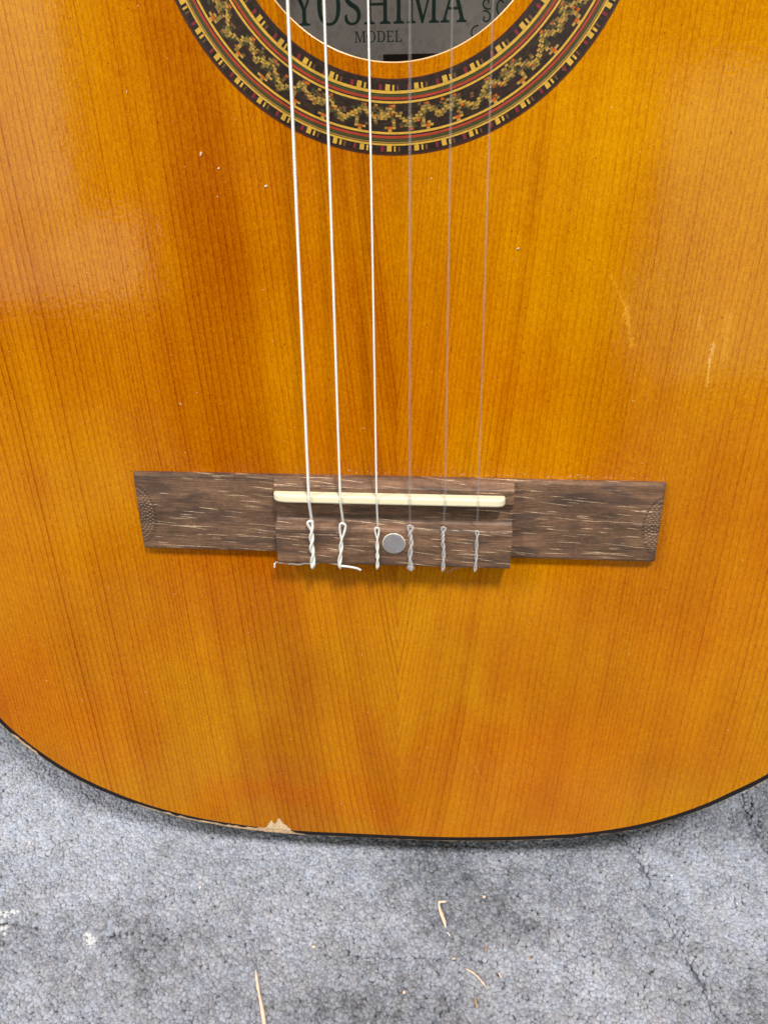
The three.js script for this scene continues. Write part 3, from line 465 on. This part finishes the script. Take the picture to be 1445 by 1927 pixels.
{
  const seams = [ // places where the pile parts (mm on the floor), width, depth
    { p: [[160, -40], [161.6, -11.4], [162.1, -0.1], [163, 9.4], [166.2, 18.3], [172, 34]], w: 2.1, k: 1 },
    { p: [[97, -4], [100.4, 11.7], [104.2, 18.1], [108.3, 28.1], [111.2, 41.2], [116.5, 55.6], [120.5, 71.1], [124.9, 82.6], [127, 110]], w: 2.1, k: 1.05 },
    { p: [[50, -5], [49.4, 9.2], [47, 35.5], [56, 50], [66.7, 62], [70.2, 70.2], [73.6, 85.9]], w: 1.3, k: 0.4 },
    { p: [[-20, 75], [-7.5, 75.1], [9.8, 74], [25, 74.1], [42.2, 73]], w: 1.3, k: 0.5 },
    { p: [[-210, -10], [-196, 8], [-192, 22], [-200, 40]], w: 1.6, k: 0.5 }, { p: [[-178, -20], [-172, 0], [-160, 10]], w: 1.4, k: 0.45 }, { p: [[-175, 74], [-160, 71], [-150, 73]], w: 1.2, k: 0.6 }, { p: [[-120, 74], [-104, 71], [-92, 74]], w: 1.1, k: 0.5 },
  ];
  const napSheen = [[-155, 42, 50, 34, 0.16], [-190, 10, 30, 30, 0.12], [148, 40, 34, 26, 0.12], [30, 45, 48, 20, -0.16], [-92, 72, 34, 16, -0.12], [-20, 98, 60, 12, -0.05], [62, 62, 26, 22, 0.1], [125, 92, 36, 16, -0.12], [90, 20, 26, 14, -0.08], [-60, 34, 30, 10, 0.06]]; // lighter and darker patches: light on the pile, painted into the tuft colour
  const stains = [[-168.5, 67.5, 3.6, 2.0], [-164.3, 66.4, 2.2, 1.4], [-166.5, 72.5, 2.6, 3.2], [-128, 74.2, 3.0, 1.9], [-126, 76.4, 2.6, 3.2], [-165.2, 75.6, 1.4, 1.2]];
  // one yarn end: a stubby tuft with a rounded, slightly frayed tip; four variants
  const variants = [];
  for (let q = 0; q < 6; q++) {
    seed = 900 + q; const g = mergeVertices(new THREE.IcosahedronGeometry(1, 3).deleteAttribute('normal').deleteAttribute('uv')), p = g.attributes.position, uv = new Float32Array(p.count * 2);
    for (let i = 0; i < p.count; i++) { const x = p.getX(i), y = p.getY(i), z = p.getZ(i), n = 0.72 + 0.42 * vnoise(x * 1.5 + q * 9, y * 1.1 + z * 1.7 + q, 861) + 0.26 * vnoise(x * 3.4 + z * 2 + q * 5, y * 2.2 - z * 3, 863); p.setXYZ(i, x * n * 0.97 * MM, (y * n * (y < 0 ? 1.5 : 1.05) + 3.1) * MM, z * n * 0.97 * MM); uv[i * 2] = x * 0.5 + 0.5; uv[i * 2 + 1] = y * 0.5 + 0.5; }
    const pos = [...p.array], us = [...uv], idx = [...g.index.array];
    for (let f = 0; f < 16; f++) { const a = rnd() * 6.28, e = rr(-0.1, 1.3), L = rr(1.1, 2.1) * MM, b = pos.length / 3, d = [Math.cos(a) * Math.cos(e), Math.sin(e), Math.sin(a) * Math.cos(e)], w = 0.05 * MM, t = [-Math.sin(a) * w, 0, Math.cos(a) * w]; pos.push(t[0], 3.1 * MM + d[1] * 0.6 * MM, t[2], -t[0], 3.1 * MM + d[1] * 0.6 * MM, -t[2], d[0] * L, 3.1 * MM + d[1] * L, d[2] * L); us.push(0, 0, 0, 0, 0, 0); idx.push(b, b + 1, b + 2); }
    const h = new THREE.BufferGeometry(); h.setAttribute('position', new THREE.Float32BufferAttribute(pos, 3)); h.setAttribute('uv', new THREE.Float32BufferAttribute(us, 2)); h.setIndex(idx); h.computeVertexNormals(); variants.push(h);
  }
  const fibre = dataTex(64, 64, 3, true, (x, y, o) => { const n = vnoise(x * 0.8 + y * 0.3, y * 0.12, 811), m = hash(x, y, 812); const k = 222 + (n - 0.5) * 60 + (m - 0.5) * 26; o[0] = o[1] = o[2] = k; }, THREE.RepeatWrapping);
  const mat = std({ map: fibre, roughness: 1, color: 0xffffff });
  const lists = variants.map(() => []);
  seed = 2024; const SP = 1.2, m4 = new THREE.Matrix4(), q4 = new THREE.Quaternion(), e3 = new THREE.Euler(), col = new THREE.Color();
  for (let zi = -68; zi < 122; zi++) for (let xi = -205; xi < 178; xi++) {
    const x = (xi + (zi & 1) * 0.5) * SP + rr(-0.5, 0.5), z = zi * SP * 0.92 + rr(-0.5, 0.5);
    let lx = (fbm(x / 46 + 4, z / 34, 821, 3) - 0.5) * 1.9 + rr(-0.22, 0.22), lz = (fbm(x / 40 + 9, z / 40, 825, 3) - 0.5) * 1.9 + 0.1 + rr(-0.22, 0.22), drop = (vnoise(x / 4, z / 4, 829) - 0.5) * 0.8 + rr(-0.28, 0.28), sx = 1, skip = false;
    for (const s of seams) { const [d, sg] = segDist(x, z, s.p); if (d < s.w * 3.2) { const f = s.k * (1 - d / (s.w * 3.2)) * (0.5 + 0.8 * vnoise(x / 7, z / 7, 831)); lx += sg * 0.8 * f; drop -= 3.4 * f * f; if (d < s.w * 0.75 * s.k && vnoise(x / 6, z / 6, 833) > 0.3) skip = true; } }
    if (skip) continue;
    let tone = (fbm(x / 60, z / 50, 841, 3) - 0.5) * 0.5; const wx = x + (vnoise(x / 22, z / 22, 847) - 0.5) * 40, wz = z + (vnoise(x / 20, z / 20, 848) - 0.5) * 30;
    for (const [a, c, w, h, k] of napSheen) tone += k * (1 - sstep(0.55, 1.1, Math.hypot((wx - a) / w, (wz - c) / h)));
    const each = rnd(), warm = vnoise(x / 3, z / 3, 843);
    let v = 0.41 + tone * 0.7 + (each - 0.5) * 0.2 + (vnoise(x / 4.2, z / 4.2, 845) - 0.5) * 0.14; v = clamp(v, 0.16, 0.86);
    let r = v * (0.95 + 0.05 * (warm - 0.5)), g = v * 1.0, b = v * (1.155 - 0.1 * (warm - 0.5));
    for (const [a, c, w, h] of stains) { const e = Math.hypot((x - a) / w, (z - c) / h) + (vnoise(x / 1.5, z / 1.5, 851) - 0.5) * 0.7; if (e < 1) { const m = 0.85 * (1 - sstep(0.6, 1, e)); r = lerp(r, 0.88, m); g = lerp(g, 0.9, m); b = lerp(b, 0.93, m); } }
    const s = rr(0.8, 1.2);
    e3.set(lz * 0.55, rnd() * 6.28, -lx * 0.55, 'XZY'); q4.setFromEuler(new THREE.Euler(lz * 0.55, 0, -lx * 0.55)).multiply(new THREE.Quaternion().setFromAxisAngle(V(0, 1, 0), rnd() * 6.28));
    m4.compose(V(x * MM, (drop - 4.0) * MM, z * MM), q4, V(s, rr(0.92, 1.1), s));
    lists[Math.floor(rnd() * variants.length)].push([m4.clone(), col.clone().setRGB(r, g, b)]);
  }
  lists.forEach((L, i) => {
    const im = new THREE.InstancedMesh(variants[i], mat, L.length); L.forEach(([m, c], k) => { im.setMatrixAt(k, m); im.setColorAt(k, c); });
    im.castShadow = im.receiveShadow = true; im.name = i ? 'carpet_pile_00' + i : 'carpet_pile'; im.userData = { kind: 'stuff', label: 'dense grey cut pile of the carpet', category: 'carpet' }; scene.add(im);
  });
}

// ---------------------------------------------------------------- shavings and bits lying on the carpet
{
  const pale = std({ color: lin(0.74, 0.56, 0.43), roughness: 0.8 }), tan = std({ color: lin(0.5, 0.29, 0.12), roughness: 0.8 }), white = std({ color: lin(0.75, 0.7, 0.66), roughness: 0.7 });
  const strip = (pts, w, mat, name, label, category, group) => { // a thin curled strip with thickness
    const c = new THREE.CatmullRomCurve3(pts.map(([x, z, y = 1.3]) => V(x * MM, y * MM, z * MM))), n = 40, P = c.getPoints(n), g = tube(P, (t, i) => (typeof w === 'number' ? w : lerp(w[0], w[1], t)) * MM * (0.72 + 0.5 * vnoise(i * 0.45, w.length ? 2 : 5, 901)) * Math.min(1, 0.3 + 6 * Math.min(t, 1 - t)), 6);
    const o = P[Math.floor(n / 2)], base = V(o.x, 0, o.z); g.translate(-base.x, 0, -base.z); const pos = g.attributes.position; for (let i = 0; i < pos.count; i++) pos.setY(i, 0.0013 + (pos.getY(i) - 0.0013) * 0.6); g.computeVertexNormals();
    const m = new THREE.Mesh(g, mat); m.castShadow = m.receiveShadow = true; m.position.copy(base); top(m, name, label, category, group); return m;
  };
  strip([[-53.9, 83.8], [-52.6, 87.6], [-50.9, 92], [-48.8, 97], [-46.6, 103], [-45.6, 108]], [0.45, 1.0], pale, 'wood_shaving', 'longest pale wood shaving lying at the near edge of the carpet', 'wood shaving');
  strip([[22.6, 51.2, 1.6], [21.2, 51.3, 1.4], [19.4, 51.8, 1.6], [19.4, 53.6], [20.4, 56.6], [21.6, 59.6], [22.3, 62.2]], [0.45, 0.95], pale, 'wood_shaving_001', 'pale wood shaving with a hooked upper end on the carpet', 'wood shaving');
  strip([[30.3, 78], [32.8, 79], [35, 80.6], [36.8, 82.4], [38.4, 84.4]], 0.38, pale, 'wood_splinter', 'thin curved pale splinter on the carpet near the bottom edge', 'splinter');
  strip([[38.9, 68.4], [38.7, 69.6], [38.5, 70.8]], 0.26, tan, 'wood_splinter_001', 'short upright straw coloured splinter right of the hooked shaving', 'splinter');
  strip([[43.5, 78.8], [44.1, 79.8], [44.7, 80.9]], 0.3, pale, 'wood_splinter_002', 'tiny slanted pale splinter right of the curved splinter', 'splinter');
  strip([[33.9, 88.6], [34.3, 90], [34.6, 92.2]], 0.34, tan, 'wood_splinter_003', 'short orange brown splinter below the curved splinter', 'splinter');
  strip([[24.9, 74.6], [25.6, 74.5], [26.4, 74.3]], 0.34, pale, 'wood_crumb', 'tiny flat pale crumb above the curved splinter', 'crumb');
  strip([[22.6, 64.2], [23.4, 64.5], [24.1, 65.6]], 0.3, white, 'thread_bit', 'tiny white bent thread bit under the hooked shaving', 'thread bit');
  const chip = (x, z, a, b, mat, name, label) => { const g = new THREE.IcosahedronGeometry(1, 1), p = g.attributes.position; for (let i = 0; i < p.count; i++) { const k = 0.8 + 0.4 * vnoise(p.getX(i) * 2 + x, p.getY(i) * 2 + p.getZ(i), 911); p.setXYZ(i, p.getX(i) * a * k * MM, (p.getY(i) * 0.35 * k + 1.1) * MM, p.getZ(i) * b * k * MM); } g.computeVertexNormals(); const m = new THREE.Mesh(g, mat); m.position.set(x * MM, 0, z * MM); m.castShadow = m.receiveShadow = true; top(m, name, label, 'crumb'); };
  chip(38.5, 48, 0.75, 0.65, pale, 'wood_crumb_001', 'round pale crumb on the carpet above and right of the hooked shaving');
  chip(-85.3, 51.3, 0.5, 0.8, white, 'wood_crumb_002', 'whitish crumb on the open carpet left of the long shaving');
  chip(-31.7, 73.3, 0.8, 0.55, pale, 'wood_crumb_003', 'small pale crumb right of the top of the long shaving');
  chip(-170.1, 35.1, 0.45, 0.75, white, 'wood_crumb_004', 'whitish crumb on the carpet near the left edge');
  chip(6.3, 88.3, 0.6, 0.6, pale, 'wood_crumb_005', 'pale crumb between the long shaving and the curved splinter');
  chip(56.3, 72.1, 0.4, 0.7, tan, 'wood_crumb_006', 'brownish crumb on the parted pile right of the splinters');
  chip(120.4, 33.5, 0.7, 0.45, white, 'wood_crumb_007', 'cream crumb on the carpet at the right beside the long parting of the pile');
  chip(145.3, 44.4, 0.5, 0.5, white, 'wood_crumb_008', 'tiny white crumb on the carpet nearest the right edge');
}
// added dark block in place of the photographer, darkens the varnish reflection
{
  const st = new THREE.Group(); st.position.set(-0.04, 0, 0.74); top(st, 'dark_stand_in', 'added dark block behind the camera standing in for the photographer', 'dark_stand_in');
  const g = new RoundedBoxGeometry(0.5, 0.3, 0.42, 5, 0.06); g.translate(0, 0.24, 0); part('stand_in_body', g, std({ color: lin(0.02, 0.02, 0.024), roughness: 0.9 }), st);
  for (const [x, z] of [[-0.2, -0.16], [0.2, -0.16], [-0.2, 0.16], [0.2, 0.16]]) { const l = new THREE.CylinderGeometry(0.018, 0.014, 0.1, 12); l.translate(x, 0.05, z); part('stand_in_leg', l, std({ color: lin(0.02, 0.015, 0.012), roughness: 0.5 }), st); }
}
// ---------------------------------------------------------------- dust and sawdust lying on the guitar top
{
  seed = 5150; const white = [], dark = [], toWorld = (u, v, z) => V(u * MM, v * MM, z * MM).applyEuler(guitar.rotation).add(BASE);
  const mk = (u, v, z, s, list, elong = 1) => { const g = new THREE.IcosahedronGeometry(1, 0), a = rnd() * 6.28; g.scale(s * elong * MM, s * rr(0.6, 1) * MM, s * 0.45 * MM); g.rotateZ(a); g.rotateX(-LEAN); const p = toWorld(u, v, z + s * 0.2); g.translate(p.x, p.y, p.z); list.push(g); };
  for (let i = 0; i < 520; i++) { const u = rr(-165, 150), v = rr(-155, 150); if (Math.hypot(u - HX, v - HY) < HR + 1) continue; if (v < -100 && Math.abs(u) > 150 - (-100 - v) * 1.9) continue; if (Math.abs(u) < 93 && v > -28 && v < 7) continue; const big = rnd() ** 5; mk(u, v, wave(u, v) + 0.02, 0.06 + 0.2 * big, rnd() < 0.8 ? white : dark, rnd() < 0.22 ? rr(2, 4.5) : 1); }
  for (let i = 0; i < 70; i++) mk(rr(-40, 91), 5.7 + rr(0, 1) ** 2 * 1.2, 0.05, rr(0.05, 0.2), white, rr(1, 2));   // crumbs caught along the upper edge of the bridge
  for (const [u, v, s] of [[-57, 107, 0.55], [-66, 153, 0.5], [-83, 148, 0.6], [-52, 103, 0.3], [38, 80, 0.4], [-38, 98, 0.4]]) mk(u, v, wave(u, v) + 0.1, s, white, 1.4);
  for (let i = 0; i < 26; i++) mk(rr(-90, 90), rr(-23, 3), 2.9, rr(0.06, 0.13), white);
  const a = new THREE.Mesh(mergeGeometries(white), std({ color: lin(0.62, 0.52, 0.4), roughness: 0.8 })); a.userData.kind = 'stuff'; top(a, 'sawdust', 'pale specks of dust and sawdust on the guitar top', 'dust');
  const b = new THREE.Mesh(mergeGeometries(dark), std({ color: lin(0.06, 0.03, 0.015), roughness: 0.8 })); b.userData.kind = 'stuff'; top(b, 'dirt_specks', 'dark specks of dirt on the guitar top', 'dirt');
}

renderer.render(scene, camera);
